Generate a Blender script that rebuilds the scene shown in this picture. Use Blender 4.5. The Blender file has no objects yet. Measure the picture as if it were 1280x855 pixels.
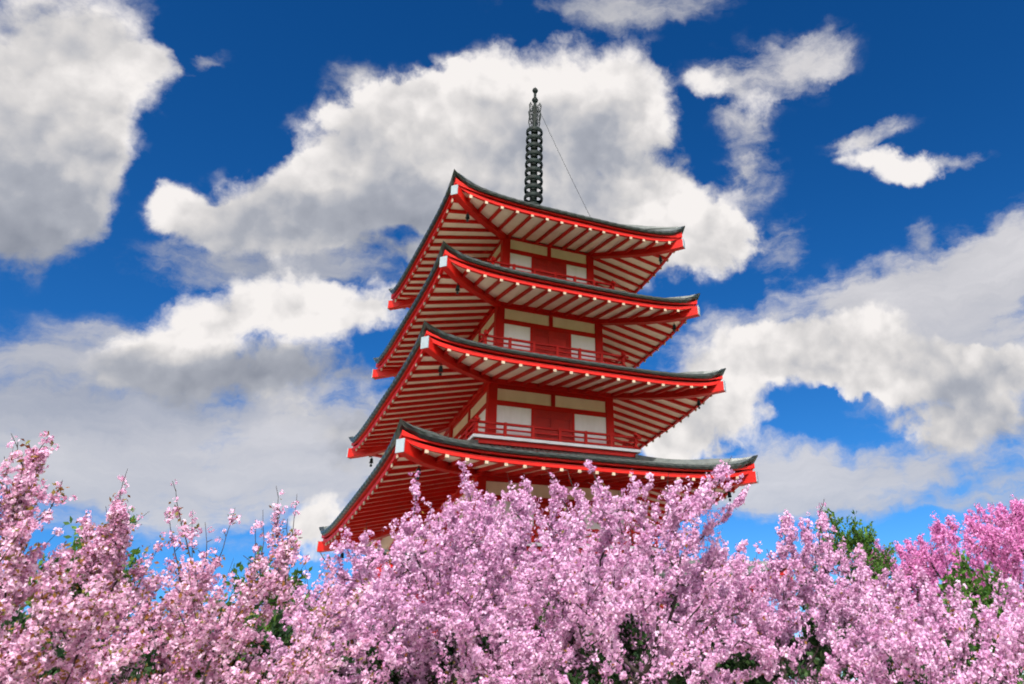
import bpy, math, random
import numpy as np
from mathutils import Matrix, Vector

SC = bpy.context.scene
COL = SC.collection
rnd = random.Random(11)
rng = np.random.default_rng(11)
rad = math.radians

CAM=dict(loc=(-8.4073,-22.4348,-0.3898),yaw=-0.591077,pitch=0.535924,roll=-0.103726,f=1063.117,sx=240.463,sy=-109.135)
# cumulus puffs and thin veils: azimuth, elevation, tilt, half length, half width (radians), weight, brightness
PUFFS=[
(-0.2363,0.6627,-2.7957,0.1060,0.0880,1,0.9), (-0.1630,0.6576,3.0977,0.0699,0.0547,1,0.97),
(-0.2170,0.5756,-2.9002,0.1003,0.0886,1,0.74), (-0.1533,0.5842,-2.4665,0.0582,0.0463,1,0.92),
(-0.1941,0.5013,-3.1082,0.0648,0.0588,1,0.48), (-0.1515,0.5328,-2.1094,0.0497,0.0378,0.9,0.66),
(-0.1239,0.6783,3.1226,0.0330,0.0218,0.7,0.95), (0.1530,0.6633,-2.8276,0.1122,0.0616,1,0.92),
(0.2509,0.7053,-2.9420,0.1062,0.0532,1,1), (0.3959,0.7313,-3.0620,0.1509,0.0645,1,1.05),
(0.4986,0.7172,-2.8774,0.0798,0.0740,1,1), (0.3278,0.6477,-3.0965,0.2455,0.0863,1,0.62),
(0.0756,0.5949,-2.7964,0.1105,0.0414,1,0.78), (-0.0524,0.5451,-2.7715,0.0363,0.0228,0.9,1),
(0.0227,0.5431,-2.9725,0.1111,0.0334,1,0.6), (0.1561,0.5755,-3.0300,0.1459,0.0483,1,0.48),
(0.4944,0.5738,3.1034,0.1500,0.0656,1,0.88), (0.6030,0.5475,3.0733,0.0605,0.0395,0.9,0.9),
(0.3314,0.5518,-3.1151,0.2101,0.0642,1,0.55), (0.2075,0.5611,-3.0567,0.0696,0.0178,-0.9,0.5),
(0.6276,0.7310,2.9722,0.0415,0.0202,0.6,1), (0.6926,0.7017,-3.0289,0.0538,0.0221,0.35,0.95),
(0.6547,0.6271,0.9151,0.0333,0.0241,0.35,0.9), (0.8706,0.5981,2.8801,0.0829,0.0203,0.85,1),
(0.8303,0.6340,-3.0897,0.0423,0.0128,0.5,0.9), (0.0400,0.4613,-2.8811,0.0975,0.0461,1,1.05),
(-0.0382,0.4053,-2.7785,0.0714,0.0320,1,1), (0.1355,0.4593,-3.0763,0.0843,0.0474,1,0.98),
(0.0379,0.3907,-3.0394,0.1713,0.0292,1,0.45), (0.1288,0.2476,2.9256,0.0392,0.0308,0.8,0.95),
(0.1603,0.3416,3.1328,0.0841,0.0500,0.7,0.7), (0.6273,0.4084,-3.1220,0.1270,0.0462,1,0.92),
(0.7598,0.4093,3.1145,0.1392,0.0366,0.8,0.86), (0.8103,0.3686,2.9709,0.1804,0.0343,0.9,0.8),
(0.9044,0.3460,2.9523,0.1164,0.0484,0.9,0.72), (0.5603,0.3503,3.0591,0.1033,0.0527,1,0.9),
(0.8892,0.2913,2.9684,0.1048,0.0388,0.7,0.62), (0.7144,0.3286,-3.0793,0.0721,0.0232,-0.8,0.5),
(0.7707,0.2981,2.8392,0.0549,0.0232,-0.7,0.5), (0.9243,0.3824,2.7536,0.0537,0.0144,-0.5,0.5)]
VEILS=[
(-0.0823,0.6867,-2.5490,0.0424,0.0146,0.6,0.8), (0.0143,0.5036,-2.9836,0.1236,0.0373,0.8,0.62),
(-0.1334,0.3823,-2.9750,0.1519,0.0405,1,0.68), (-0.1115,0.3046,-3.0438,0.1597,0.0500,1.1,0.78),
(0.0702,0.3008,-3.0084,0.1948,0.0557,1.1,0.85), (0.1593,0.3499,3.1262,0.1183,0.0753,1,0.75),
(-0.0634,0.3474,-3.0221,0.1755,0.0302,1,0.62), (0.1173,0.5182,-3.0265,0.1365,0.0346,0.8,0.6),
(0.7185,0.7349,-3.1094,0.1411,0.0451,0.62,0.85), (0.7891,0.7419,-3.0869,0.0725,0.0314,0.5,0.85),
(0.6652,0.6866,3.1238,0.0539,0.0413,0.38,0.8), (0.6604,0.6264,0.9173,0.0686,0.0493,0.55,0.8),
(0.6874,0.5237,0.7271,0.0495,0.0409,0.5,0.75), (0.8432,0.6388,-3.0673,0.0688,0.0174,0.66,0.85),
(0.9485,0.5854,3.0651,0.0533,0.0135,0.55,0.85), (0.8928,0.5101,3.0699,0.0281,0.0237,0.6,0.75),
(0.4877,0.8240,3.1271,0.1975,0.0328,0.75,0.7), (0.1032,0.7077,-2.9945,0.0413,0.0288,0.55,0.75),
(0.7021,0.4273,-3.0875,0.2647,0.0647,1,0.85), (0.8856,0.4323,-3.1214,0.1928,0.0628,1.1,0.82),
(0.9791,0.4653,-3.0548,0.0844,0.0527,1,0.85), (0.9000,0.3469,2.9582,0.1617,0.0749,1,0.75),
(0.7303,0.2596,-3.1082,0.1660,0.0379,0.75,0.82), (0.6954,0.3311,3.0225,0.0481,0.0216,-0.5,0.5),
(0.8790,0.2370,2.9838,0.1274,0.0419,0.7,0.72), (0.6393,0.2795,3.0419,0.1037,0.0529,1,0.85),
(0.8029,0.2150,2.9992,0.1566,0.0218,0.6,0.7), (0.3405,0.2573,3.1385,0.7986,0.0506,0.35,0.75)]
# trees: kind, x, y, height of crown top, crown half width, ends of the long shoots
TREES=[
('pale',-9.53,-13.91,2.03,1.01,[(-9.67,-13.62,2.49),(-9.55,-13.60,2.45),(-9.39,-13.88,2.41),(-9.47,-14.12,2.13),(-9.16,-14.32,1.94),(-9.61,-14.04,2.18),(-9.37,-13.98,2.15)]),
('pale',-8.77,-12.24,2.03,1.13,[(-8.83,-12.70,2.54),(-8.84,-12.70,2.32),(-9.13,-11.76,2.36),(-8.94,-12.10,2.34),(-8.58,-12.50,2.19)]),
('sparse',-7.74,-12.86,1.76,1.43,[(-8.42,-12.90,2.38),(-8.43,-12.36,2.24),(-8.21,-12.44,2.23),(-7.84,-12.51,2.27),(-7.53,-12.98,2.38),(-7.31,-12.90,2.33),(-7.58,-12.69,2.19),(-8.09,-13.28,1.91),(-7.65,-12.81,2.08),(-7.39,-13.12,2.02)]),
('dense',-5.46,-11.42,2.72,1.83,[(-5.69,-10.97,3.31),(-5.59,-11.84,2.52),(-5.21,-11.31,3.40),(-4.88,-11.20,3.02),(-5.97,-11.58,2.47),(-6.35,-10.82,2.25),(-5.27,-11.09,2.94),(-6.84,-11.63,2.06)]),
('dense',-4.31,-10.84,3.16,1.51,[(-4.56,-10.53,3.25),(-4.27,-11.38,3.09),(-4.31,-10.83,3.30)]),
('lean',-3.53,-12.57,2.74,1.78,[(-4.62,-12.17,2.89),(-4.43,-12.50,2.91),(-3.98,-12.55,3.15),(-3.66,-12.17,3.04),(-3.34,-12.88,2.77),(-3.10,-13.20,2.79),(-2.09,-13.19,3.07),(-2.13,-13.47,2.77),(-2.47,-12.82,2.74),(-2.58,-13.42,2.77),(-2.40,-13.44,2.88),(-1.87,-13.22,2.72),(-3.44,-12.61,2.68),(-4.08,-12.31,3.01)]),
('lean',-1.14,-12.64,2.13,1.76,[(-1.12,-12.98,2.45),(-0.86,-13.47,2.53),(-0.46,-12.62,2.58),(-1.48,-12.90,1.98),(-0.39,-12.79,2.63),(-0.93,-12.97,2.36),(-0.10,-12.89,1.97),(-1.00,-12.87,2.32)]),
('dense',-0.94,-15.20,1.00,1.73,[(-0.96,-14.56,1.44),(-0.98,-15.08,1.28),(-0.93,-15.59,1.09),(-0.26,-15.59,1.19),(-1.37,-14.54,1.25),(-0.18,-15.78,1.11)]),
('deep',5.05,-11.25,3.41,3.12,[(3.51,-9.67,2.79),(3.70,-10.19,2.92),(4.34,-10.24,3.14),(4.23,-10.91,3.15),(5.24,-11.18,3.44),(5.46,-11.55,3.32),(4.74,-11.08,3.28)]),
('deep',4.20,-9.59,3.17,1.98,[(3.77,-8.78,2.87),(3.61,-9.45,2.84),(4.06,-9.60,3.04)]),
('deep',6.16,-11.53,3.55,2.10,[(6.16,-11.04,3.62)]),
('back',-9.57,-7.98,2.69,2.37,[]),
('back',-5.83,-8.06,2.62,2.31,[]),
('back',-3.52,-8.68,3.13,2.40,[]),
('back',-0.83,-9.72,2.65,2.35,[]),
('back',2.35,-10.59,2.08,2.28,[]),
('back',-2.40,-9.79,2.62,2.02,[]),
('back',-4.86,-8.68,2.77,2.05,[]),
('green',2.73,-9.59,3.31,1.15,[(2.47,-9.52,3.66),(2.53,-9.14,3.49),(2.66,-9.39,3.51),(3.22,-9.43,3.26),(3.44,-9.57,3.33),(3.14,-9.66,3.08),(2.84,-9.28,2.86)]),
('green',-7.09,-9.30,2.46,0.76,[]),
('green',-9.14,-8.85,2.96,0.79,[]),
('green',2.11,-13.20,1.76,0.80,[]),
('green',-3.26,-10.06,2.00,0.77,[]),
('shrub',-9.33,-9.97,1.66,2.26,[]),
('shrub',-7.37,-9.48,1.73,2.35,[]),
('shrub',-4.94,-9.49,1.66,2.42,[]),
('shrub',-2.43,-10.44,1.49,2.42,[]),
('shrub',0.20,-11.39,1.32,2.52,[]),
('shrub',1.23,-13.71,0.88,2.33,[])]

# ------------------------------------------------------------------ helpers
class Mesh:
    def __init__(s): s.v = []; s.f = []
    def add(s, vs, fs):
        o = len(s.v); s.v += [tuple(p) for p in vs]; s.f += [tuple(o+i for i in f) for f in fs]
    def box(s, x0, x1, y0, y1, z0, z1, k=0):
        vs = [spin(k, (x, y, z)) for z in (z0, z1) for x, y in ((x0, y0), (x1, y0), (x1, y1), (x0, y1))]
        s.add(vs, [(3,2,1,0), (4,5,6,7), (0,1,5,4), (1,2,6,5), (2,3,7,6), (3,0,4,7)])
    def sweep(s, rings, cap=True):
        n = len(rings[0]); vs = [p for r in rings for p in r]; fs = []
        for i in range(len(rings)-1):
            for j in range(n):
                j2 = (j+1) % n
                fs.append((i*n+j, i*n+j2, (i+1)*n+j2, (i+1)*n+j))
        if cap: fs += [tuple(range(n))[::-1], tuple((len(rings)-1)*n+j for j in range(n))]
        s.add(vs, fs)
    def strip(s, a, b):
        n = len(a); s.add(list(a)+list(b), [(i, i+1, n+i+1, n+i) for i in range(n-1)])
    def lathe(s, prof, n=16, c=(0,0,0)):
        s.sweep([[(c[0]+r*math.cos(6.28318*j/n), c[1]+r*math.sin(6.28318*j/n), c[2]+z) for j in range(n)] for r, z in prof])
    def torus(s, R, r, z, n=24, m=7, flat=1.0):
        vs = [((R+r*math.cos(2*math.pi*j/m))*math.cos(2*math.pi*i/n), (R+r*math.cos(2*math.pi*j/m))*math.sin(2*math.pi*i/n),
               z+flat*r*math.sin(2*math.pi*j/m)) for i in range(n) for j in range(m)]
        s.add(vs, [(i*m+j, ((i+1)%n)*m+j, ((i+1)%n)*m+(j+1)%m, i*m+(j+1)%m) for i in range(n) for j in range(m)])
    def tube(s, pts, r, n=6):
        rings = []
        for i, p in enumerate(pts):
            p = Vector(p); d = (Vector(pts[min(i+1, len(pts)-1)])-Vector(pts[max(i-1, 0)])).normalized()
            a = d.orthogonal().normalized(); b = d.cross(a)
            rings.append([tuple(p+r*(a*math.cos(6.28318*j/n)+b*math.sin(6.28318*j/n))) for j in range(n)])
        s.sweep(rings)
    def build(s, name, mat, parent=None, smooth=False, bevel=0):
        me = bpy.data.meshes.new(name); me.from_pydata(s.v, [], s.f); me.validate()
        me.materials.append(mat)
        if smooth: me.polygons.foreach_set('use_smooth', [True]*len(me.polygons))
        o = bpy.data.objects.new(name, me); COL.objects.link(o); o.parent = parent
        if bevel:
            m = o.modifiers.new('bevel', 'BEVEL'); m.width = bevel; m.segments = 1; m.limit_method = 'ANGLE'
        return o

def spin(k, p):
    x, y, z = p
    for _ in range(k % 4): x, y = -y, x
    return (x, y, z)

def np_mesh(name, verts, faces, mat, parent=None, tint=None, smooth=False):
    """verts (n,3), faces (m,k) with constant k"""
    me = bpy.data.meshes.new(name); m, k = faces.shape
    me.vertices.add(len(verts)); me.vertices.foreach_set('co', np.ascontiguousarray(verts, np.float32).ravel())
    me.loops.add(m*k); me.loops.foreach_set('vertex_index', np.ascontiguousarray(faces, np.int32).ravel())
    me.polygons.add(m); me.polygons.foreach_set('loop_start', np.arange(0, m*k, k, dtype=np.int32))
    if smooth: me.polygons.foreach_set('use_smooth', np.ones(m, bool))
    me.update(calc_edges=True)
    if tint is not None:
        at = me.attributes.new('tint', 'FLOAT', 'POINT'); at.data.foreach_set('value', np.ascontiguousarray(tint, np.float32))
    me.materials.append(mat)
    o = bpy.data.objects.new(name, me); COL.objects.link(o); o.parent = parent
    return o

def empty(name, loc=(0,0,0)):
    o = bpy.data.objects.new(name, None); COL.objects.link(o); o.location = loc; o.empty_display_size = .2
    return o

def tag(o, label=None, cat=None, group=None, kind=None):
    if label: o['label'] = label
    if cat: o['category'] = cat
    if group: o['group'] = group
    if kind: o['kind'] = kind
    return o

# ------------------------------------------------------------------ materials
def nodes(name):
    m = bpy.data.materials.new(name); m.use_nodes = True
    return m, m.node_tree.nodes, m.node_tree.links

def paint(name, col, rough=.5, var=.18, scale=2.5, dirt=None, spec=.5, bump=.0, metal=0.0, streak=1.0, part=.12):
    m, N, L = nodes(name); b = N['Principled BSDF']
    b.inputs['Roughness'].default_value = rough; b.inputs['Specular IOR Level'].default_value = spec
    b.inputs['Metallic'].default_value = metal
    tc = N.new('ShaderNodeTexCoord'); mp = N.new('ShaderNodeMapping'); mp.inputs['Scale'].default_value = (1, 1, streak)
    L.new(tc.outputs['Object'], mp.inputs['Vector'])
    n = N.new('ShaderNodeTexNoise'); n.inputs['Scale'].default_value = scale; n.inputs['Detail'].default_value = 6
    n.inputs['Roughness'].default_value = .65; L.new(mp.outputs[0], n.inputs['Vector'])
    r = N.new('ShaderNodeValToRGB'); e = r.color_ramp.elements
    d = dirt or tuple(c*(1-var) for c in col)
    e[0].position = .3; e[0].color = (*d, 1); e[1].position = .62; e[1].color = (*col, 1)
    L.new(n.outputs['Fac'], r.inputs['Fac'])
    oi = N.new('ShaderNodeObjectInfo'); mr = N.new('ShaderNodeMapRange'); mr.inputs['To Min'].default_value = 1-part; mr.inputs['To Max'].default_value = 1
    L.new(oi.outputs['Random'], mr.inputs['Value']); mv = N.new('ShaderNodeVectorMath'); mv.operation = 'SCALE'
    L.new(r.outputs['Color'], mv.inputs[0]); L.new(mr.outputs[0], mv.inputs['Scale']); L.new(mv.outputs[0], b.inputs['Base Color'])
    if bump:
        n2 = N.new('ShaderNodeTexNoise'); n2.inputs['Scale'].default_value = scale*9; n2.inputs['Detail'].default_value = 4
        L.new(mp.outputs[0], n2.inputs['Vector'])
        bp = N.new('ShaderNodeBump'); bp.inputs['Strength'].default_value = bump; bp.inputs['Distance'].default_value = .02
        L.new(n2.outputs['Fac'], bp.inputs['Height']); L.new(bp.outputs[0], b.inputs['Normal'])
    return m

RED = paint('vermilion_paint', (.58, .007, .003), .5, dirt=(.47, .010, .005), scale=3.2, bump=.25, spec=.2, part=.16)
DOORRED = paint('door_paint', (.52, .016, .008), .5, dirt=(.38, .012, .008), scale=4, bump=.15, spec=.3)
CREAM = paint('cream_plaster', (.95, .77, .61), .8, dirt=(.86, .66, .50), scale=3.0, spec=.2, bump=.15, streak=.35)
WHITE = paint('white_plaster', (.93, .88, .92), .75, dirt=(.82, .77, .80), streak=.35, scale=3.0, spec=.25)
CAP = paint('whitewashed_cap', (.28, .34, .38), .5, dirt=(.26, .31, .34), scale=5)
TIPW = paint('rafter_tip_white', (.50, .40, .29), .6, dirt=(.38, .27, .19), scale=6)
TILE = paint('grey_roof_tile', (.11, .125, .12), .35, dirt=(.05, .065, .06), scale=5, bump=.2, spec=.6)
EDGE = paint('verdigris_tile_edge', (.022, .031, .028), .34, dirt=(.010, .015, .014), scale=7, bump=.05, spec=.5)
BRONZE = paint('dark_bronze', (.006, .009, .008), .6, dirt=(.009, .020, .018), scale=6, spec=.15)
STONE = paint('stone_base', (.42, .40, .37), .85, dirt=(.30, .29, .27), scale=1.5, bump=.3)
BARK = paint('cherry_bark', (.055, .040, .036), .85, dirt=(.022, .017, .016), scale=14, bump=.5, spec=.2)

def petal_mat(name, lo, mid, hi, transl=.26):
    m, N, L = nodes(name); b = N['Principled BSDF']; out = N['Material Output']
    b.inputs['Roughness'].default_value = .65; b.inputs['Specular IOR Level'].default_value = .2
    at = N.new('ShaderNodeAttribute'); at.attribute_name = 'tint'
    r = N.new('ShaderNodeValToRGB'); e = r.color_ramp.elements
    e[0].position = 0; e[0].color = (*lo, 1); e[1].position = 1; e[1].color = (*hi, 1)
    x = e.new(.45); x.color = (*mid, 1)
    L.new(at.outputs['Fac'], r.inputs['Fac']); L.new(r.outputs['Color'], b.inputs['Base Color'])
    t = N.new('ShaderNodeBsdfTranslucent'); L.new(r.outputs['Color'], t.inputs['Color'])
    mx = N.new('ShaderNodeMixShader'); mx.inputs[0].default_value = transl
    L.new(b.outputs[0], mx.inputs[1]); L.new(t.outputs[0], mx.inputs[2]); L.new(mx.outputs[0], out.inputs['Surface'])
    return m

PETAL = petal_mat('pale_pink_petals', (.50, .21, .41), (.75, .46, .68), (.87, .68, .85))
PETALW = petal_mat('warm_pink_petals', (.52, .21, .37), (.76, .48, .66), (.87, .68, .80))
PETALD = petal_mat('deep_pink_petals', (.50, .12, .36), (.76, .30, .60), (.86, .50, .75))
LEAF = petal_mat('green_leaves', (.030, .085, .015), (.065, .155, .025), (.12, .23, .04), .4)
YOUNG = petal_mat('bronze_young_leaves', (.20, .06, .025), (.26, .13, .03), (.16, .17, .04), .35)
DARKLEAF = petal_mat('dark_shrub_leaves', (.012, .035, .014), (.025, .065, .022), (.05, .10, .03), .25)

# ------------------------------------------------------------------ ground
def gz(x, y):
    s = -(x*.35+y*.94); t = min(max((s-8)/12, 0), 1); t = t*t*(3-2*t)
    return -2.0*t

def ground():
    xs = sorted(set([-3000, -1200, -500, -220, -100, -60] + [i*2-40 for i in range(41)] + [60, 100, 220, 500, 1200, 3000]))
    n = len(xs); vs = [(x, y, gz(x, y)-.02) for y in xs for x in xs]
    fs = [(j*n+i, j*n+i+1, (j+1)*n+i+1, (j+1)*n+i) for j in range(n-1) for i in range(n-1)]
    m, N, L = nodes('pale_gravel_and_grass'); b = N['Principled BSDF']; b.inputs['Roughness'].default_value = .9
    tc = N.new('ShaderNodeTexCoord'); ln = N.new('ShaderNodeVectorMath'); ln.operation = 'LENGTH'
    L.new(tc.outputs['Object'], ln.inputs[0])
    nz = N.new('ShaderNodeTexNoise'); nz.inputs['Scale'].default_value = .35; nz.inputs['Detail'].default_value = 8
    L.new(tc.outputs['Object'], nz.inputs['Vector'])
    ad = N.new('ShaderNodeMath'); ad.operation = 'MULTIPLY_ADD'; ad.inputs[1].default_value = 8
    L.new(nz.outputs['Fac'], ad.inputs[0]); L.new(ln.outputs['Value'], ad.inputs[2])
    mr = N.new('ShaderNodeMapRange'); mr.inputs['From Min'].default_value = 22; mr.inputs['From Max'].default_value = 27
    L.new(ad.outputs[0], mr.inputs['Value'])
    n2 = N.new('ShaderNodeTexNoise'); n2.inputs['Scale'].default_value = 18; n2.inputs['Detail'].default_value = 6
    L.new(tc.outputs['Object'], n2.inputs['Vector'])
    r1 = N.new('ShaderNodeValToRGB'); r1.color_ramp.elements[0].color = (.52, .47, .40, 1); r1.color_ramp.elements[1].color = (.68, .63, .55, 1)
    r2 = N.new('ShaderNodeValToRGB'); r2.color_ramp.elements[0].color = (.035, .06, .018, 1); r2.color_ramp.elements[1].color = (.11, .15, .045, 1)
    for r in (r1, r2): L.new(n2.outputs['Fac'], r.inputs['Fac'])
    mx = N.new('ShaderNodeMix'); mx.data_type = 'RGBA'
    L.new(mr.outputs[0], mx.inputs['Factor']); L.new(r1.outputs[0], mx.inputs['A']); L.new(r2.outputs[0], mx.inputs['B'])
    L.new(mx.outputs['Result'], b.inputs['Base Color'])
    M = Mesh(); M.add(vs, fs); o = M.build('ground', m, smooth=True); tag(o, kind='structure')
ground()

def hills():
    M = Mesh(); n = 120; rows = []
    for r_, h in ((150, -1.5), (190, 9), (240, 19), (290, 24), (400, 20), (520, -2)):
        row = []
        for i in range(n+1):
            a = math.radians(-60+160*i/n); hh = h*(.72+.16*math.sin(a*5.3+1)+.10*math.sin(a*13+r_*.02)+.04*math.sin(a*41)) if h > 0 else h
            row.append((-8.4+r_*math.sin(a), -22.4+r_*math.cos(a), hh+(rnd.uniform(-.8, .8) if h > 0 else 0)))
        rows.append(row)
    for u, w in zip(rows, rows[1:]): M.strip(u, w)
    m = paint('wooded_slope', (.05, .085, .03), .9, dirt=(.018, .035, .014), scale=.25, spec=.1, bump=.8)
    tag(M.build('hills', m, smooth=True), kind='structure')
hills()

# ------------------------------------------------------------------ pagoda
# eave half width, wall half width, height of the eave tips, sag of the eave between the tips, floor of the storey below the eave
ROOFS = {5: (3.62, 1.47, 13.984, .53, 12.04), 4: (3.81, 1.63, 11.535, .47, 9.60), 3: (4.18, 1.81, 9.022, .42, 7.10),
         2: (4.60, 2.11, 6.422, .46, 4.45), 1: (5.02, 2.45, 3.72, .46, .50)}
WORD = {5: 'top', 4: 'second', 3: 'third', 2: 'fourth', 1: 'lowest'}
pagoda = tag(empty('pagoda'), 'tall vermilion pagoda with stacked upturned grey tiled eaves and a dark ringed spire', 'pagoda')
rafter_budget = {}
left_over = Mesh(); left_over_tips = Mesh()

def roof(k):
    a, b, tip, drop, floor = ROOFS[k]
    mid = tip-drop; ye = a-.17
    E = lambda t: mid+drop*(.70*abs(t)**4.2+.30*abs(t)**15)         # top line of the eave
    TH = lambda t: .075+.13*abs(t)**7
    zs_mid = mid-.235; rise = .50*(a-b)/2.37
    def S(x, d):                                                    # soffit height
        u = (d-b)/(ye-b); t = min(abs(x)/ye, 1.1)
        return zs_mid+rise*(1-u)+.25*t**4*max(u, 0)**1.5
    if k == 5: d_in, z_in = .32, 15.75
    else: d_in, z_in = ROOFS[k+1][1]+.32, ROOFS[k+1][4]-.17
    # tiled top with raised cover-tile rows, closed by the eave edge
    M = Mesh(); nc = int(2*a/.085); nc += nc % 2; nr = 12
    for q in range(4):
        vs = []
        for j in range(nr+1):
            w = j/nr; d = a+(d_in-a)*w
            for i in range(nc+1):
                s = -1+2*i/nc; lift = .028*(1 if i % 3 == 1 else 0)*min(1, .3+4*w)*(1 if 0 < i < nc else 0)
                z = E(s)-.012+(z_in-mid)*w*(.62+.38*w) - (E(s)-mid)*(1-(1-w)**2)
                vs.append(spin(q, (s*d, -d, z+lift)))
        M.add(vs, [(j*(nc+1)+i, j*(nc+1)+i+1, (j+1)*(nc+1)+i+1, (j+1)*(nc+1)+i) for j in range(nr) for i in range(nc)])
    if k == 5: M.box(-.33, .33, -.33, .33, 15.70, 15.82)
    top = M.build('roof', TILE, pagoda)
    # eave edge: a scalloped row of round tile ends, drawn out to a point at the corners
    M = Mesh(); nt = int(2*a/.255); ns_ = nt*8
    for q in range(4):
        rows = [[], [], [], [], []]
        for i in range(ns_+1):
            t = -1+2*i/ns_; m = .5-.5*math.cos(2*math.pi*i/8); f = (1-abs(t)**20)
            o = .018*m*f; cut = .02+.20*abs(t)**12; h = TH(t)+.008*m*f
            for row, (ins, z) in zip(rows, ((.10, E(t)+.004), (-o*.3, E(t)+.006+.006*m*f), (-o+cut*.3, E(t)-h*.45), (cut, E(t)-h), (.15+cut, E(t)-TH(t)-.005))):
                row.append(spin(q, (t*(a-ins), -(a-ins), z)))
        for u, v_ in zip(rows, rows[1:]): M.strip(u, v_)
    M.build('eave_edge', EDGE, top)
    # red fascia boards, each side its own board
    for q in range(4):
        M = Mesh(); ts = [-1+2*i/60 for i in range(61)]
        for (o, i2, zt, zb) in ((a-.09, a-.17, .004, -.115), (a-.135, a-.22, -.10, -.165)):
            rings = []
            for t in ts:
                zt_ = E(t)-TH(t)+zt; zb_ = min(zs_mid+.25*t**4+.12, zt_-.05)+(zb+.115)
                rings.append([spin(q, (t*o, -o, zt_)), spin(q, (t*o, -o, zb_)), spin(q, (t*i2, -i2, zb_)), spin(q, (t*i2, -i2, zt_))])
            M.sweep(rings)
        M.build('fascia_board', RED, top)
    # soffit boards between the rafters
    M = Mesh(); nu, ns = 10, 40
    for q in range(4):
        vs = [spin(q, (s*d, -d, S(s*d, d))) for u in range(nu+1) for d in [b-.02+(ye-.01-b+.02)*u/nu] for s in [-1+2*i/ns for i in range(ns+1)]]
        M.add(vs, [(j*(ns+1)+i, (j+1)*(ns+1)+i, (j+1)*(ns+1)+i+1, j*(ns+1)+i+1) for j in range(nu) for i in range(ns)])
    M.build('soffit', CREAM, top, smooth=True)
    # rafters with whitewashed tips
    sp = .44; n = int((ye-.25)/sp)
    for q in range(4):
        for i in range(-n, n+1):
            x = i*sp+rnd.uniform(-.006, .006); d0 = max(b-.03, abs(x)+.10); d1 = ye+.02
            if d1-d0 < .12: continue
            w, h = .034, .092; rings = []
            for j in range(6):
                d = d0+(d1-d0)*j/5; z = S(x, min(d, ye))+.004
                rings.append([spin(q, (x-w, -d, z)), spin(q, (x+w, -d, z)), spin(q, (x+w, -d, z-h)), spin(q, (x-w, -d, z-h))])
            z = S(x, ye)
            single = k >= 2 and (q == 0 or (q == 3 and i > n-5))
            R = Mesh() if single else left_over
            R.sweep(rings)
            T = Mesh() if single else left_over_tips
            T.box(x-w-.006, x+w+.006, -d1-.012, -d1+.02, z-h-.018, z-.002, q)
            if single:
                # the painted tip is the second material of the rafter's mesh
                nv = len(R.f); R.add(T.v, T.f); o = R.build('rafter', RED, top); o.data.materials.append(TIPW)
                for p in o.data.polygons[nv:]: p.material_index = 1
    # hip beams under the four corners, with end caps
    for q in range(4):
        M = Mesh(); rings = []; w = .088
        e = a-.075
        for j in range(9):
            d = b-.12+(e-b+.12)*j/8; z = S(d, min(d, ye))+.01; hh = .15+.12*(j/8)
            if d > ye: z = S(ye, ye)+.01
            c = w
            rings.append([(-d-c*.7071, -d+c*.7071, z), (-d+c*.7071, -d-c*.7071, z), (-d+c*.7071, -d-c*.7071, z-hh), (-d-c*.7071, -d+c*.7071, z-hh)])
        M.sweep([[spin(q, p) for p in r] for r in rings])
        hb = M.build('hip_beam', RED, top)
        M = Mesh(); z = S(ye, ye); rings = []
        for dd in (e-.002, e+.014):
            c = w+.008
            rings.append([spin(q, p) for p in ((-dd-c*.7071, -dd+c*.7071, z+.03), (-dd+c*.7071, -dd-c*.7071, z+.03), (-dd+c*.7071, -dd-c*.7071, z-.265), (-dd-c*.7071, -dd+c*.7071, z-.265))])
        M.sweep(rings); M.build('beam_cap', CAP, top)
    # hip ridges on top
    for q in range(4):
        rings = []; 
        for j in range(13):
            w = .05+j/12*.91; d = a+(d_in-a)*w
            z = E(1)-.02+(z_in-mid)*w*(.62+.38*w)-(E(1)-mid)*(1-(1-w)**2); hh = .02+.10*min(1, max(0, w-.1)*4); c = .085*min(1, .2+w*4)
            rings.append([spin(q, p) for p in ((-d-c*.7071, -d+c*.7071, z-.03), (-d+c*.7071, -d-c*.7071, z-.03), (-d+c*.5, -d-c*.5, z+hh), (-d-c*.5, -d+c*.5, z+hh))])
        M = Mesh(); M.sweep(rings); M.build('hip_ridge', TILE, top)
    # wall plate that carries the rafters
    return S

SOFFIT = {}
for k in (5, 4, 3, 2, 1): SOFFIT[k] = roof(k)
o = left_over.build('rafters', RED, pagoda); tag(o, kind='stuff')
o = left_over_tips.build('rafter_tips', TIPW, pagoda); tag(o, kind='stuff')

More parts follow.
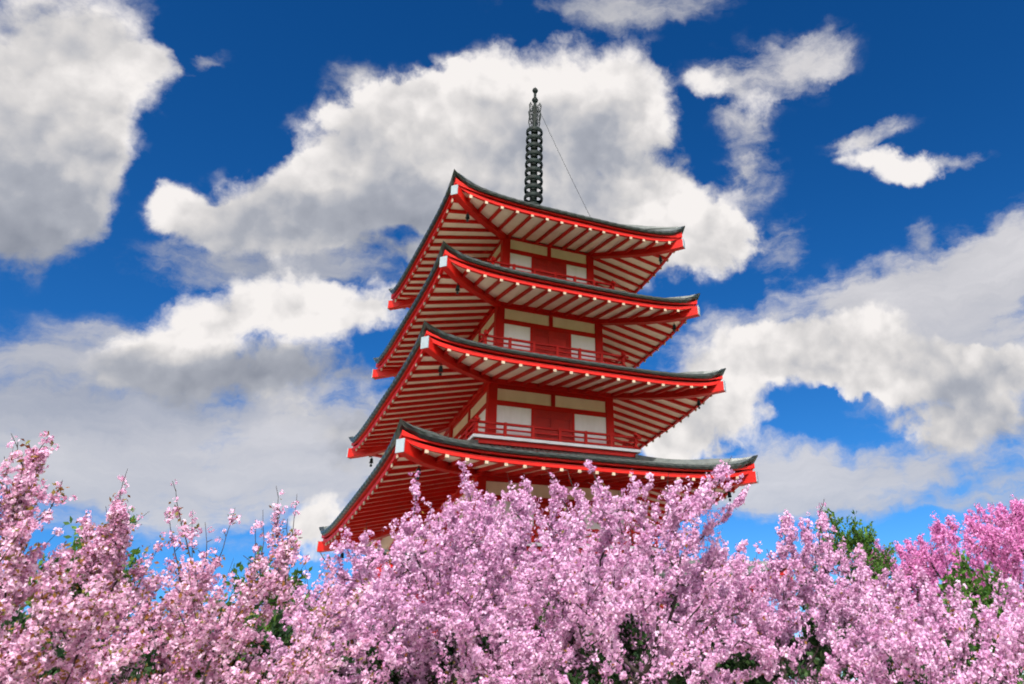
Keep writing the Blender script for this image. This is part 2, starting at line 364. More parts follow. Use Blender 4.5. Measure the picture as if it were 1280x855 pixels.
def storey(k):
    a, b, tip, drop, fl = ROOFS[k]
    zt = SOFFIT[k](0, b)+.01                                        # top of the wall at the soffit
    z1, z2, z3 = tip-.40, tip-.735, tip-.875                        # upper panel top, its foot, lower panel top
    M = Mesh(); M.box(-b+.06, b-.06, -b+.06, b-.06, fl-.15, zt-.03)
    core = M.build('storey', CREAM, pagoda)
    for q in range(4):                                              # corner posts
        M = Mesh(); M.box(-b, -b+.235, -b, -b+.235, fl-.12, zt-.02, q); M.build('post', RED, core, bevel=.015)
    for q in range(4):
        M = Mesh(); M.box(-b+.235, b-.235, -b+.012, -b+.11, z1, zt-.025, q)
        M.box(-b+.02, b-.02, -b-.05, -b+.06, z1+.11, z1+.27, q)      # tie beam standing proud
        M.build('wall_plate', RED, core, bevel=.012)
        M = Mesh(); M.box(-b+.235, b-.235, -b+.018, -b+.10, z3, z2, q); M.build('tie_beam', RED, core, bevel=.012)
        M = Mesh(); M.box(-.055, .055, -b+.022, -b+.10, z2, z1, q); M.build('strut', RED, core)
        M = Mesh(); M.box(-b+.235, b-.235, -b+.03, -b+.10, fl-.1, fl+.09, q); M.build('ground_sill', RED, core)
        dw = .56 if k < 5 else .50
        if k == 1: dw = .8
        for s in (-1, 1):
            M = Mesh(); x0, x1 = sorted((s*(dw+.06), s*(b-.235))); M.box(x0, x1, -b+.045, -b+.09, fl+.09, z3, q)
            M.build('window_panel', WHITE, core)
        for s in (-1, 1):
            M = Mesh(); M.box(s*dw-(.06 if s < 0 else 0), s*dw+(.06 if s > 0 else 0), -b+.02, -b+.1, fl+.09, z3, q); M.build('door_post', RED, core)
        M = Mesh(); M.box(-dw, dw, -b+.05, -b+.09, fl+.09, z3, q)
        dh = z3-fl-.09; zb = fl+.09
        for x in (-dw+.04, -.035, .035, dw-.04): M.box(x-.035, x+.035, -b+.03, -b+.055, zb, z3-.002, q)
        for f in (.03, .30, .36, .80, .96): M.box(-dw+.075, dw-.075, -b+.033, -b+.055, zb+dh*f-.022, zb+dh*f+.022, q)
        for i in range(9):
            x = -dw+.12+i*(2*dw-.24)/8; M.box(x-.012, x+.012, -b+.04, -b+.055, zb+dh*.82, zb+dh*.94, q)
        M.build('door', DOORRED, core)
    return core

def balcony(k):
    a, b, tip, drop, fl = ROOFS[k]
    h = b+.52
    M = Mesh()
    for q in range(4): M.box(-h, h-.60, -h, -b+.05, fl-.075, fl, q) if False else None
    M.box(-h+.02, h-.02, -h+.02, h-.02, fl-.07, fl-.004)
    deck = M.build('balcony', RED, pagoda)
    for q in range(4):
        M = Mesh(); M.box(-h, h-.06, -h, -h+.06, fl-.075, fl, q); M.build('deck_edge', WHITE, deck)
        M = Mesh(); M.box(-h+.1, h-.1, -h+.09, -h+.2, fl-.19, fl-.072, q); M.build('deck_joist', RED, deck)
        M = Mesh(); y = -h+.10; l = h-.02
        for z, r in ((.36, .028), (.215, .019), (.075, .024)):
            M.box(-l-(.10 if z > .3 else 0), l+(.10 if z > .3 else 0), y-r+.003*(q % 2), y+r+.003*(q % 2), fl+z-r+.004*(q % 2), fl+z+r+.004*(q % 2), q)
        M.build('railing', RED, deck)
        for i in range(-3, 4):
            if i == 3: continue
            M = Mesh(); x = i*(h-.10)/3; M.box(x-.035, x+.035, y-.035, y+.035, fl, fl+.40, q)
            if i == -3: M.lathe([(.02, 0), (.055, .03), (.06, .07), (.035, .11), (.005, .15)], 8, spin(q, (x, y, fl+.40)))
            M.build('rail_post', RED, deck)
for k in (5, 4, 3, 2, 1): storey(k)
for k in (5, 4, 3, 2): balcony(k)
M = Mesh(); M.box(-3.3, 3.3, -3.3, 3.3, -.05, .25); M.box(-3.0, 3.0, -3.0, 3.0, .25, .42); M.build('stone_base', STONE, pagoda, bevel=.03)

# spire
M = Mesh(); M.lathe([(.30, 15.8), (.30, 15.9), (.24, 15.93), (.26, 16.02), (.16, 16.12), (.10, 16.16), (.09, 19.3), (.05, 20.5), (.045, 21.1)], 14)
spire = M.build('spire', BRONZE, pagoda, smooth=True)
for i in range(9):
    z = 16.32+.354*i; R = .285-.0035*i
    M = Mesh(); M.torus(R, .036, z, 28, 8, 2.8)
    for j in range(4):
        c, s = math.cos(j*math.pi/2+.4), math.sin(j*math.pi/2+.4)
        M.tube([(c*.05, s*.05, z), (c*R, s*R, z)], .026, 5)
    M.lathe([(.10, z-.07), (.125, z), (.10, z+.07)], 12)
    M.build('ring', BRONZE, spire, smooth=True)
for j in range(4):                                                  # openwork flame fins
    c, s = math.cos(j*math.pi/2+.5), math.sin(j*math.pi/2+.5)
    M = Mesh(); P = lambda r, z: (c*r, s*r, z); M.tube([P(.05, 19.6), P(.06, 20.35)], .04, 6)
    M.tube([P(.05, 19.50), P(.22, 19.52), P(.275, 19.75), P(.25, 20.0), P(.29, 20.25), P(.22, 20.42), P(.20, 20.30)], .019, 5)
    for z in (19.66, 19.85, 20.04, 20.22):
        M.tube([P(.04, z-.06), P(.14, z+.05), P(.20, z-.02), P(.27, z+.05)], .012, 5)
    M.tube([P(.16, 19.55), P(.13, 19.8), P(.18, 20.0), P(.13, 20.25), P(.17, 20.38)], .012, 5)
    M.build('flame_ornament', BRONZE, spire)
for z, r in ((20.66, .115), (21.12, .105)):
    M = Mesh(); M.lathe([(.04, z-r*1.25), (r*.75, z-r*.7), (r, z), (r*.8, z+r*.6), (.035, z+r*1.2), (.004, z+r*1.6)], 14)
    M.build('jewel', BRONZE, spire, smooth=True)
M = Mesh(); A = Vector((0.05, -.05, 20.45)); B = Vector((.98, -2.68, 13.85))
M.tube([A.lerp(B, t)+Vector((0, 0, -.3*t*(1-t))) for t in [i/16 for i in range(17)]], .007, 5)
M.build('cable', BRONZE, pagoda)

# wind bells
BELLS = [(5, 0, 'near'), (4, 0, 'near'), (3, 0, 'near'), (2, 0, 'near'), (5, 1, 'right'), (4, 1, 'right'), (3, 1, 'right'), (2, 1, 'right'),
         (4, 3, 'left'), (3, 3, 'left'), (2, 3, 'left')]
PLACE = {'near': 'under the near corner', 'right': 'under the right corner', 'left': 'under the far left corner'}
for k, q, side in BELLS:
    a, b, tip, drop, fl = ROOFS[k]; d = a-.62; z = SOFFIT[k](d, d)+.01-.31
    e = tag(empty('wind_bell', spin(q, (-d, -d, z))), 'dark bronze wind bell %s of the %s' % (PLACE[side], {5: 'topmost roof', 4: 'second roof from the top', 3: 'third roof from the top', 2: 'fourth roof from the top'}[k]),
            'wind bell', 'bronze wind bells under the pagoda eaves')
    e.scale = (.72, .72, .72)
    M = Mesh(); M.torus(.025, .008, -.02, 10, 5); M.tube([(0, 0, -.03), (0, 0, -.085)], .010, 5); M.build('hanger', BRONZE, e)
    M = Mesh(); M.lathe([(.012, -.075), (.05, -.09), (.062, -.14), (.068, -.24), (.085, -.275), (.075, -.27), (.03, -.10)], 14); M.build('bell', BRONZE, e, smooth=True)
    M = Mesh(); M.tube([(0, 0, -.2), (0, 0, -.33)], .007, 5); M.box(-.045, .045, -.004, .004, -.43, -.33); M.build('clapper', BRONZE, e)

# ------------------------------------------------------------------ trees
def unit(v): return v/np.maximum(np.linalg.norm(v, axis=-1, keepdims=True), 1e-9)

def colonize(roots, attr, D, kill, reach, up=.12, it=140):
    pos = [np.array(p, float) for p in roots]; par = [-1]+list(range(len(roots)-1))
    A = attr.copy(); P = np.array(pos)
    d = np.linalg.norm(A[:, None]-P[None], axis=2); near = d.argmin(1); nd = d.min(1)
    for _ in range(it):
        if len(A) == 0: break
        sel = nd < reach
        if not sel.any(): reach *= 1.5; continue
        idx = near[sel]; dirs = unit(A[sel]-P[idx])
        u, inv = np.unique(idx, return_inverse=True)
        acc = np.zeros((len(u), 3)); np.add.at(acc, inv, dirs)
        g = unit(acc+np.array([0, 0, up])+rng.normal(0, .12, (len(u), 3)))
        new = P[u]+g*D
        # drop steps that land on an existing node
        dm = np.linalg.norm(new[:, None]-P[None], axis=2).min(1); ok = dm > D*.35
        if not ok.any(): A = A[~sel] if sel.sum() < len(A) else A[:0]; near = near[~sel]; nd = nd[~sel]; continue
        new = new[ok]; u = u[ok]; base = len(P)
        P = np.vstack([P, new]); par += list(u)
        dn = np.linalg.norm(A[:, None]-new[None], axis=2); j = dn.argmin(1); m = dn.min(1)
        b = m < nd; near[b] = base+j[b]; nd[b] = m[b]
        keep = nd > kill; A, near, nd = A[keep], near[keep], nd[keep]
    return P, np.array(par)

def tubes(segs, n=5):
    """segs: (m,8) a xyz, b xyz, ra, rb -> verts, faces"""
    a, b, ra, rb = segs[:, :3], segs[:, 3:6], segs[:, 6], segs[:, 7]
    d = unit(b-a); ref = np.where(np.abs(d[:, 2:3]) < .9, np.array([[0, 0, 1.]]), np.array([[1., 0, 0]]))
    p = unit(np.cross(d, ref)); q = np.cross(d, p)
    th = np.arange(n)*2*np.pi/n
    ring = p[:, None]*np.cos(th)[None, :, None]+q[:, None]*np.sin(th)[None, :, None]
    b2 = b+d*np.minimum(rb, .02)[:, None]
    V = np.concatenate([a[:, None]+ring*ra[:, None, None], b2[:, None]+ring*rb[:, None, None]], 1)
    o = (np.arange(len(segs))*2*n)[:, None]
    F = np.stack([np.stack([o[:, 0]+j, o[:, 0]+(j+1) % n, o[:, 0]+n+(j+1) % n, o[:, 0]+n+j], 1) for j in range(n)], 1).reshape(-1, 4)
    return V.reshape(-1, 3), F

def flowers(cent, axis, size, cup=.35):
    """cupped five-petalled flowers: 5 notched petals as quads"""
    n = len(cent); ax = unit(axis); ref = unit(rng.normal(0, 1, (n, 3))); p = unit(np.cross(ax, ref)); q = np.cross(ax, p)
    th = np.arange(5)*2*np.pi/5
    s = size[:, None, None]
    tip = cent[:, None]+s*(p[:, None]*np.cos(th)[None, :, None]+q[:, None]*np.sin(th)[None, :, None])+s*cup*ax[:, None]*(1+rng.normal(0, .35, (n, 5, 1)))
    t2 = th+np.pi/5
    notch = cent[:, None]+s*.52*(p[:, None]*np.cos(t2)[None, :, None]+q[:, None]*np.sin(t2)[None, :, None])+s*cup*.3*ax[:, None]
    V = np.concatenate([cent[:, None], tip, notch], 1)              # 11 verts
    o = np.arange(n)*11
    F = np.stack([np.stack([o, o+6+(j+4) % 5, o+1+j, o+6+j], 1) for j in range(5)], 1).reshape(-1, 4)
    return V.reshape(-1, 3), F, 11

def leaves(cent, axis, size):
    n = len(cent); ax = unit(axis); ref = unit(rng.normal(0, 1, (n, 3))); p = unit(np.cross(ax, ref)); nn = np.cross(ax, p)
    s = size[:, None]
    V = np.stack([cent, cent+s*(ax*.5+p*.27+nn*.05), cent+s*ax-nn*s*.08, cent+s*(ax*.5-p*.27+nn*.05)], 1)
    o = np.arange(n)*4
    return V.reshape(-1, 3), np.stack([o, o+1, o+2, o+3], 1), 4

SPEC = {  # flower clusters, flowers per cluster, cluster radius, flower radius, petals, young leaves share
    'pale':   (9200, 7, .025, .0165, PETALW, .50), 'dense':  (11500, 7, .026, .0178, PETAL, .08), 'lean': (12000, 7, .026, .0178, PETAL, .06),
    'sparse': (6800, 7, .024, .0165, PETALW, .40), 'deep':   (15000, 6, .032, .019, PETALD, .02), 'back': (9500, 6, .036, .023, PETAL, .12)}

def wood(name, kind, x, y, ztop, w, tips, lean):
    z0 = gz(x, y); H = ztop-z0
    c = np.array([0, 0, 0.]); fork = H*.26 if kind not in ('green', 'shrub') else H*.12
    # crown volume: a dome, denser towards its outside
    n = {'deep': 620, 'sparse': 260, 'green': 150, 'shrub': 220, 'back': 260}.get(kind, 420)
    pts = []
    zb = {'green': .35, 'shrub': .12}.get(kind, .24)*H
    while len(pts) < n:
        t = rng.random(); ph = rng.uniform(0, 2*math.pi); rr = math.sqrt(rng.random())
        if rr < .5 and t < .6 and rng.random() < .5: continue
        rm = w*min(1.0, .70+1.2*t)*(1-.62*max(0, (t-.25)/.75)**1.8)
        lump = 1+.13*math.sin(ph*3+x)*math.sin(t*5+y)
        pts.append([rr*rm*lump*math.cos(ph)+lean[0]*(t-.4), .9*rr*rm*lump*math.sin(ph)+lean[1]*(t-.4), zb+t*(H-.32-zb)])
    attr = np.array(pts)
    tp = np.array(tips).reshape(-1, 3)
    if len(tp): tp = tp-np.array([x, y, z0])
    steps = max(3, int(fork/.22)); roots = [(rng.normal(0, .015)*i, rng.normal(0, .015)*i, fork*i/steps) for i in range(steps+1)]
    P, par = colonize(roots, attr, .15, .26, 1.3)
    return P, par, tp, z0, H

def tree(kind, x, y, ztop, w, tips, label, group, lean=(0, 0), name='cherry_tree'):
    P, par, tp, z0, H = wood(name, kind, x, y, ztop, w, tips, lean)
    n = len(P); nch = np.bincount(par[par >= 0], minlength=n)
    acc = np.zeros(n); tipr = .0068
    for i in range(n-1, -1, -1):
        r2 = max(acc[i], tipr**2.25)
        if par[i] >= 0: acc[par[i]] += r2
        acc[i] = r2
    R = acc**(1/2.25); R *= min(1.0, .14/R[0]) if R[0] > .14 else 1
    segs = [np.hstack([P[par[i]], P[i], [min(R[par[i]], R[i]*1.6), R[i]]]) for i in range(1, n)]
    seg_a = [P[par[i]] for i in range(1, n)]; seg_b = [P[i] for i in range(1, n)]; seg_w = [(.75 if R[i] < .013 else .28 if R[i] < .03 else .03) for i in range(1, n)]
    seg_s = [1.0]*(n-1)
    # straight young shoots
    ctr = np.array([lean[0]*.4, lean[1]*.4, H*.55])
    cand = np.where(R < .013)[0]
    ns = {'sparse': 190, 'shrub': 120, 'green': 130, 'back': 170}.get(kind, 420)
    for i in rng.choice(cand, min(ns, len(cand)), replace=False):
        out = unit(P[i]-ctr); g = unit(unit(P[i]-P[par[i]])*.5+out*.45+np.array([lean[0]*.5, lean[1]*.5, .5])+rng.normal(0, .38, 3))
        l = rng.uniform(.2, .62)*(.6 if kind == 'deep' else 1); m = 4; q = P[i]
        for j in range(m):
            q2 = q+g*l/m; segs.append(np.hstack([q, q2, [.005-.001*j, .004-.001*j]]))
            seg_a.append(q); seg_b.append(q2); seg_w.append(1.25 if j < m-1 else .6); seg_s.append(1.0); q = q2
            g = unit(g+np.array([0, 0, .12])+rng.normal(0, .07, 3))
    # long shoots that stand out of the crown, their side twigs
    for t in tp:
        d = np.linalg.norm(P-t, axis=1)+.8*np.maximum(0, P[:, 2]-t[2]+.25); i = int(d.argmin()); a = P[i]
        dn = np.linalg.norm(t-a); m = max(4, int(dn/.12)); bend = rng.normal(0, .06*dn, 3); q = a
        for j in range(m):
            f = (j+1)/m; q2 = a+(t-a)*f+bend*math.sin(math.pi*f)+rng.normal(0, .008, 3)
            segs.append(np.hstack([q, q2, [(.008 if kind in ('sparse', 'pale') else .011)*(1-f*.6), (.008 if kind in ('sparse', 'pale') else .011)*(1-f*.6)-.001]]))
            bare = f > rng.uniform(.80 if kind in ('sparse', 'pale') else .88, 1.0)
            seg_a.append(q); seg_b.append(q2); seg_w.append(.08 if bare else {'sparse': .6, 'pale': .9}.get(kind, 1.7)); seg_s.append(1.0+.5*(1-f))
            if rng.random() < .75 and f < .93:
                g = unit(unit(t-a)*.8+rng.normal(0, .55, 3)); l = rng.uniform(.05, .22)*(1.15-f)
                q3 = q2+g*l; segs.append(np.hstack([q2, q3, [.004, .003]])); seg_a.append(q2); seg_b.append(q3); seg_w.append(1.5 if kind != 'sparse' else .9); seg_s.append(1.0)
            q = q2
    segs = np.array(segs); sa, sb, sw, ss = map(np.array, (seg_a, seg_b, seg_w, seg_s))
    root = tag(empty(name, (x, y, z0)), label, {'green': 'tree', 'shrub': 'shrub'}.get(kind, 'cherry tree'), group)
    V, F = tubes(segs, 6); np_mesh('trunk' if kind != 'shrub' else 'stems', V, F, BARK, root, smooth=True)
    ln = np.linalg.norm(sb-sa, axis=1); pr = ln*sw*(rng.gamma(3.0 if kind == 'deep' else .62, 1, len(sw)) if kind not in ('green', 'shrub') else 1); pr /= pr.sum()
    ss = ss*rng.uniform(.5, 1.9, len(ss)); st = rng.normal(0, .10, len(ss))
    if kind in ('green', 'shrub'):
        nc = 5200 if kind == 'green' else 13000
        j = rng.choice(len(sa), nc, p=pr); f = rng.random((nc, 1)); c = sa[j]+(sb[j]-sa[j])*f
        ax = unit(unit(sb[j]-sa[j])+rng.normal(0, .9, (nc, 3))); c = c+rng.normal(0, .05, (nc, 3))
        V, F, k = leaves(c, ax, rng.uniform(.06, .12, nc) if kind == 'green' else rng.uniform(.06, .12, nc))
        np_mesh('crown', V, F, LEAF if kind == 'green' else DARKLEAF, root, np.repeat(rng.random(nc), k)); return root
    nc, fpc, cr, fr, mat, yl = SPEC[kind]
    # clusters sit along the twigs in irregular bursts
    j = rng.choice(len(sa), nc, p=pr); f = rng.random((nc, 1)); c = sa[j]+(sb[j]-sa[j])*f
    c = c+rng.normal(0, .022, (nc, 3))*ss[j][:, None]
    ct = rng.normal(.5, .15, nc)+st[j]
    cc = np.repeat(c, fpc, 0); dv = unit(rng.normal(0, 1, (len(cc), 3))); cc = cc+dv*cr*rng.uniform(.75, 1.1, (len(cc), 1))
    sz = fr*rng.uniform(.75, 1.2, len(cc))
    V, F, k = flowers(cc, dv+rng.normal(0, .25, dv.shape), sz, .22)
    t = np.clip(np.repeat(ct, fpc)+rng.normal(0, .17, len(cc)), 0, 1)
    tt = np.repeat(t, k).reshape(-1, 11); tt[:, 0] -= .35; tt[:, 6:] -= .10
    np_mesh('crown', V, F, mat, root, np.clip(tt, 0, 1).ravel())
    nl = int(nc*yl*1.6)
    if nl:
        j = rng.choice(len(sa), nl, p=pr); c = sa[j]+(sb[j]-sa[j])*rng.random((nl, 1))+rng.normal(0, .03, (nl, 3))
        V, F, k = leaves(c, rng.normal(0, 1, (nl, 3))+np.array([0, 0, .5]), rng.uniform(.03, .06, nl))
        np_mesh('young_leaves', V, F, YOUNG, root, np.repeat(rng.random(nl), k))
    return root

LABELS = {
 ('pale', 0): 'tall warm pink cherry tree at the far left edge with bare twig ends on top',
 ('pale', 1): 'warm pink cherry tree second from the left edge with one tall flowering shoot',
 ('sparse', 0): 'thinly flowering cherry tree with dark upright twigs against the sky left of the pagoda',
 ('dense', 0): 'dense pale pink cherry tree in front of the near corner of the lowest eave',
 ('dense', 1): 'pale pink cherry tree right in front of the wall between the lowest two eaves',
 ('dense', 2): 'pale pink cherry tree at the lower right, in front of the deep pink trees',
 ('lean', 0): 'big pale pink cherry tree in front of the pagoda, its long shoots leaning right',
 ('lean', 1): 'pale pink cherry tree right of the pagoda with shoots beside the green sprays',
 ('deep', 0): 'tall deep magenta pink cherry tree on the skyline near the right edge',
 ('deep', 1): 'smaller deep magenta pink cherry tree, nearest the green sprays',
 ('deep', 2): 'deep magenta pink cherry tree cut by the right edge of the photo',
 ('back', 0): 'pink cherry tree standing behind the two left edge trees',
 ('back', 1): 'pink cherry tree behind, below the far left corner of the lowest eave',
 ('back', 2): 'pink cherry tree behind, below the middle of the pagoda',
 ('back', 3): 'pink cherry tree behind, below the right end of the lowest eave',
 ('back', 4): 'pink cherry tree behind, between the green sprays and the deep pink trees',
 ('back', 5): 'pink cherry tree behind, below the right half of the pagoda front',
 ('back', 6): 'pink cherry tree behind, below the near corner post of the pagoda',
 ('green', 0): 'bright green leafy tree with two upright sprays right of the pagoda',
 ('green', 1): 'green leafy tree showing through blossom below the far left eave corner',
 ('green', 2): 'green leafy tree behind the warm pink trees at the left edge',
 ('green', 3): 'green leafy tree below the deep pink trees at the right edge',
 ('green', 4): 'green leafy tree showing through blossom below the pagoda front',
}
cnt = {}
for (kind, x, y, zt, w, tips) in TREES:
    i = cnt.get(kind, 0); cnt[kind] = i+1
    lean = {'lean': (.55, -.25), 'dense': (.2, -.1)}.get(kind, (0, 0))
    if kind == 'shrub':
        lab = 'dark evergreen shrub low behind the cherry blossom, %s' % ('leftmost', 'second from the left', 'third from the left', 'fourth from the left', 'second from the right', 'rightmost')[i]
        tree(kind, x, y, zt, w, tips, lab, 'dark evergreen shrubs behind the blossom', name='evergreen_shrub')
    elif kind == 'green':
        tree(kind, x, y, zt, w, tips, LABELS[kind, i], 'green leafy trees behind the blossom', name='leafy_tree')
    else:
        tree(kind, x, y, zt, w, tips, LABELS[kind, i], 'flowering cherry trees', lean)

# ------------------------------------------------------------------ sky, sun
SUN_EL, SUN_AZ = rad(46), math.atan2(-.45, -.89)                   # azimuth clockwise from +y
W = bpy.data.worlds.new('World'); SC.world = W; W.use_nodes = True
T = W.node_tree; N, L = T.nodes, T.links; N.clear()
out = N.new('ShaderNodeOutputWorld'); bg = N.new('ShaderNodeBackground'); bg.inputs['Strength'].default_value = .1
L.new(bg.outputs[0], out.inputs['Surface'])
def val(v, sock):
    if isinstance(v, (int, float)): sock.default_value = v
    else: L.new(v, sock)
def mth(op, a, b=None, c=None, clamp=False):
    n = N.new('ShaderNodeMath'); n.operation = op; n.use_clamp = clamp
    val(a, n.inputs[0])
    if b is not None: val(b, n.inputs[1])
    if c is not None: val(c, n.inputs[2])
    return n.outputs[0]
def vec(op, a, b=None):
    n = N.new('ShaderNodeVectorMath'); n.operation = op
    for v, s in ((a, n.inputs[0]), (b, n.inputs[1])):
        if v is None: continue
        if isinstance(v, tuple): s.default_value = v
        else: L.new(v, s)
    return n
def noise(v, scale, detail, rough=.55):
    n = N.new('ShaderNodeTexNoise'); n.inputs['Scale'].default_value = scale; n.inputs['Detail'].default_value = detail; n.inputs['Roughness'].default_value = rough
    L.new(v, n.inputs['Vector']); return n
tc = N.new('ShaderNodeTexCoord'); D = vec('NORMALIZE', tc.outputs['Generated']).outputs[0]
sky = N.new('ShaderNodeTexSky'); sky.sky_type = 'NISHITA'; sky.sun_disc = False; sky.sun_elevation = SUN_EL; sky.sun_rotation = SUN_AZ
sky.altitude = 900; sky.air_density = 1.0; sky.dust_density = .9; sky.ozone_density = 2.5
hs = N.new('ShaderNodeHueSaturation'); hs.inputs['Saturation'].default_value = 1.35; hs.inputs['Value'].default_value = .56; hs.inputs['Hue'].default_value = .496
L.new(sky.outputs[0], hs.inputs['Color'])
gm = N.new('ShaderNodeGamma'); gm.inputs['Gamma'].default_value = 1.34; L.new(hs.outputs[0], gm.inputs['Color'])
# billowing distortion of the sky position, then azimuth and elevation
w1 = noise(D, 5.5, 6, .58); w2 = noise(D, 26, 6, .6)
def offset(n, k):
    o = vec('SCALE', vec('SUBTRACT', n.outputs['Color'], (.5, .5, .5)).outputs[0]); o.inputs['Scale'].default_value = k; return o.outputs[0]
P = vec('NORMALIZE', vec('ADD', vec('ADD', D, offset(w1, .075)).outputs[0], offset(w2, .030)).outputs[0]).outputs[0]
sp = N.new('ShaderNodeSeparateXYZ'); L.new(P, sp.inputs[0])
az = mth('ARCTAN2', sp.outputs[0], sp.outputs[1]); el = mth('ARCSINE', sp.outputs[2])
cb = N.new('ShaderNodeCombineXYZ'); L.new(az, cb.inputs[0]); L.new(el, cb.inputs[1]); AE = cb.outputs[0]
def puffs(rows):
    dens = lum = wsum = None
    for (ca, ce, rt, s1, s2, st, sh) in rows:
        m = N.new('ShaderNodeMapping'); m.vector_type = 'TEXTURE'
        m.inputs['Location'].default_value = (ca, ce, 0); m.inputs['Rotation'].default_value = (0, 0, rt); m.inputs['Scale'].default_value = (s1*1.25, s2*1.25, 1)
        L.new(AE, m.inputs['Vector'])
        l2 = N.new('ShaderNodeVectorMath'); l2.operation = 'DOT_PRODUCT'; L.new(m.outputs[0], l2.inputs[0]); L.new(m.outputs[0], l2.inputs[1])
        q = mth('SUBTRACT', 1.0, l2.outputs['Value'], clamp=True); q = mth('MULTIPLY', q, q)
        dens = mth('MULTIPLY', q, st) if dens is None else mth('MULTIPLY_ADD', q, st, dens)
        if st > 0:
            lum = mth('MULTIPLY', q, sh) if lum is None else mth('MULTIPLY_ADD', q, sh, lum)
            wsum = q if wsum is None else mth('ADD', wsum, q)
    return dens, lum, wsum
dens, lum, wsum = puffs(PUFFS)
vd, vl, vw = puffs(VEILS)
# unseen bright clouds outside the view, added as fill light
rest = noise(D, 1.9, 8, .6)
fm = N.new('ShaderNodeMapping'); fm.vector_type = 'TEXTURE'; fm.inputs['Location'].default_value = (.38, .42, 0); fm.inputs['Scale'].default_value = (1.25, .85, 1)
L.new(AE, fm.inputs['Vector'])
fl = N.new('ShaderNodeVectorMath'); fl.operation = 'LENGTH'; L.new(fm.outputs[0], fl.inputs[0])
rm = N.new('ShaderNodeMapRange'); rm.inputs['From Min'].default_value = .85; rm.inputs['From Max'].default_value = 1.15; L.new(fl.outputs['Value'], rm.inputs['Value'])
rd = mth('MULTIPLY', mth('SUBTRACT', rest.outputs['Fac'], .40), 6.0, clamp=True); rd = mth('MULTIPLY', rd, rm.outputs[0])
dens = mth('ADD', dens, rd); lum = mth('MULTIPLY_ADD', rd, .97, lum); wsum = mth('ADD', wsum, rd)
def billow(v, scale, det):
    n = N.new('ShaderNodeTexVoronoi'); n.feature = 'F1'; n.inputs['Scale'].default_value = scale; n.inputs['Detail'].default_value = det
    n.inputs['Roughness'].default_value = .55; n.normalize = True; L.new(v, n.inputs['Vector'])
    return mth('SUBTRACT', 1.0, n.outputs['Distance'])
B0 = vec('NORMALIZE', vec('ADD', D, offset(w2, .02)).outputs[0]).outputs[0]
b1 = billow(B0, 17, 2); b2 = billow(vec('ADD', B0, (.010, .008, -.020)).outputs[0], 17, 2)
fine = noise(D, 30, 9, .60); midn = noise(P, 11, 7, .58)
dd = mth('MULTIPLY_ADD', mth('SUBTRACT', b1, .70), 1.05, dens)
dd = mth('MULTIPLY_ADD', mth('SUBTRACT', fine.outputs['Fac'], .5), .8, dd)
dd = mth('MULTIPLY_ADD', mth('SUBTRACT', midn.outputs['Fac'], .5), 2.0, dd)
al = N.new('ShaderNodeMapRange'); al.interpolation_type = 'SMOOTHSTEP'; al.inputs['From Min'].default_value = .10
L.new(mth('MULTIPLY_ADD', noise(D, 4, 3).outputs['Fac'], 1.3, 0.0), al.inputs['From Max']); L.new(dd, al.inputs['Value']); al_ = mth('MULTIPLY', al.outputs[0], mth('MULTIPLY', dens, 5.0, clamp=True))
br = mth('DIVIDE', lum, mth('MAXIMUM', wsum, .02))
rel = mth('MULTIPLY', mth('SUBTRACT', b1, b2), .75)
soft = mth('MULTIPLY', mth('MULTIPLY_ADD', w2.outputs['Fac'], .35, mth('SUBTRACT', w1.outputs['Fac'], .70)), .75)
thin = mth('MULTIPLY', mth('SUBTRACT', 1.3, dens, clamp=True), .12)
br = mth('ADD', mth('MULTIPLY_ADD', br, .97, mth('MULTIPLY_ADD', mth('SUBTRACT', midn.outputs['Fac'], .5), .35, rel)), mth('ADD', thin, soft), clamp=True)
def ramp(f):
    cr = N.new('ShaderNodeValToRGB'); e = cr.color_ramp.elements
    e[0].position = .25; e[0].color = (.24, .265, .33, 1); e[1].position = 1.0; e[1].color = (.98, .94, .92, 1)
    x = e.new(.60); x.color = (.43, .45, .51, 1); x = e.new(.82); x.color = (.72, .70, .70, 1)
    L.new(f, cr.inputs['Fac']); return cr.outputs[0]
cs = N.new('ShaderNodeVectorMath'); cs.operation = 'SCALE'; L.new(mth('MULTIPLY_ADD', rd, 11.0, 4.75), cs.inputs['Scale']); L.new(ramp(br), cs.inputs[0])  # unseen clouds get extra gain to brighten walls and soffits
# thin translucent veils behind the cumulus
st = N.new('ShaderNodeMapping'); st.inputs['Scale'].default_value = (1, 1, 4.5); L.new(P, st.inputs['Vector'])
vn = noise(st.outputs[0], 7, 9, .62)
vv = mth('MULTIPLY_ADD', mth('SUBTRACT', vn.outputs['Fac'], .5), 2.1, vd)
vv = mth('MULTIPLY_ADD', mth('SUBTRACT', fine.outputs['Fac'], .5), .9, mth('MULTIPLY_ADD', mth('SUBTRACT', midn.outputs['Fac'], .5), 1.6, vv))
va = N.new('ShaderNodeMapRange'); va.interpolation_type = 'SMOOTHSTEP'; va.inputs['From Min'].default_value = .05; va.inputs['From Max'].default_value = 1.1; va.inputs['To Max'].default_value = .86
L.new(vv, va.inputs['Value']); va_ = mth('MULTIPLY', va.outputs[0], mth('MULTIPLY', vd, 4.0, clamp=True))
vb = mth('ADD', mth('DIVIDE', vl, mth('MAXIMUM', vw, .02)), mth('MULTIPLY', mth('SUBTRACT', vn.outputs['Fac'], .5), .35), clamp=True)
vs = N.new('ShaderNodeVectorMath'); vs.operation = 'SCALE'; vs.inputs['Scale'].default_value = 4.7; L.new(ramp(vb), vs.inputs[0])
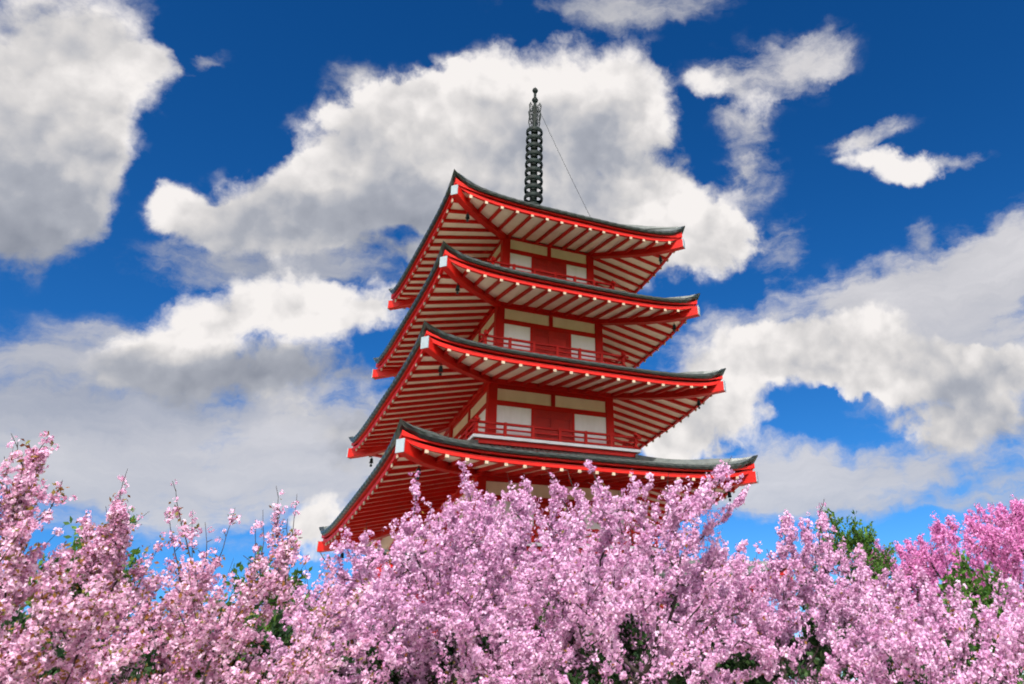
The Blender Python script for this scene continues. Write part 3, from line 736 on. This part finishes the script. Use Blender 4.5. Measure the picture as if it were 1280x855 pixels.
m1 = N.new('ShaderNodeMix'); m1.data_type = 'RGBA'; L.new(va_, m1.inputs['Factor']); L.new(gm.outputs[0], m1.inputs['A']); L.new(vs.outputs[0], m1.inputs['B'])
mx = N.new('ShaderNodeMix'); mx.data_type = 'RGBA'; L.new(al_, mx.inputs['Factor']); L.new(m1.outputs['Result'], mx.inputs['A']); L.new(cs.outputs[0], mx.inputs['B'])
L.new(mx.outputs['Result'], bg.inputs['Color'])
W.cycles.sampling_method = 'NONE'

sd = bpy.data.lights.new('sun', 'SUN'); sd.energy = 3.2; sd.angle = rad(.53); sd.color = (1, .95, .87)
so = bpy.data.objects.new('sun', sd); COL.objects.link(so)
to = Vector((math.sin(SUN_AZ)*math.cos(SUN_EL), math.cos(SUN_AZ)*math.cos(SUN_EL), math.sin(SUN_EL)))
so.rotation_euler = to.to_track_quat('Z', 'Y').to_euler(); so.location = (0, 0, 40)

# ------------------------------------------------------------------ camera
cd = bpy.data.cameras.new('camera'); co = bpy.data.objects.new('camera', cd); COL.objects.link(co)
yw, pt, rl = CAM['yaw'], CAM['pitch'], CAM['roll']
fw = Vector((-math.sin(yw)*math.cos(pt), math.cos(yw)*math.cos(pt), math.sin(pt))); rt = Vector((math.cos(yw), math.sin(yw), 0)); up = rt.cross(fw)
r2 = rt*math.cos(rl)+up*math.sin(rl); u2 = up*math.cos(rl)-rt*math.sin(rl)
M4 = Matrix((r2, u2, -fw)).transposed().to_4x4(); M4.translation = Vector(CAM['loc']); co.matrix_world = M4
cd.sensor_width = 36; cd.sensor_fit = 'HORIZONTAL'; cd.lens = CAM['f']/1280*36
cd.shift_x = -CAM['sx']/1280; cd.shift_y = CAM['sy']/1280
cd.clip_start = .1; cd.clip_end = 8000
SC.camera = co

SC.render.engine = 'CYCLES'
SC.cycles.max_bounces = 7; SC.cycles.diffuse_bounces = 5; SC.cycles.transmission_bounces = 4; SC.cycles.caustics_reflective = False; SC.cycles.caustics_refractive = False
SC.cycles.use_denoising = True; SC.cycles.use_adaptive_sampling = True; SC.cycles.adaptive_threshold = .03; SC.cycles.adaptive_min_samples = 16
SC.cycles.filter_width = 1.9
v = SC.view_settings; v.view_transform = 'Standard'; v.look = 'None'; v.exposure = 1.0; v.gamma = 1; v.use_curve_mapping = False
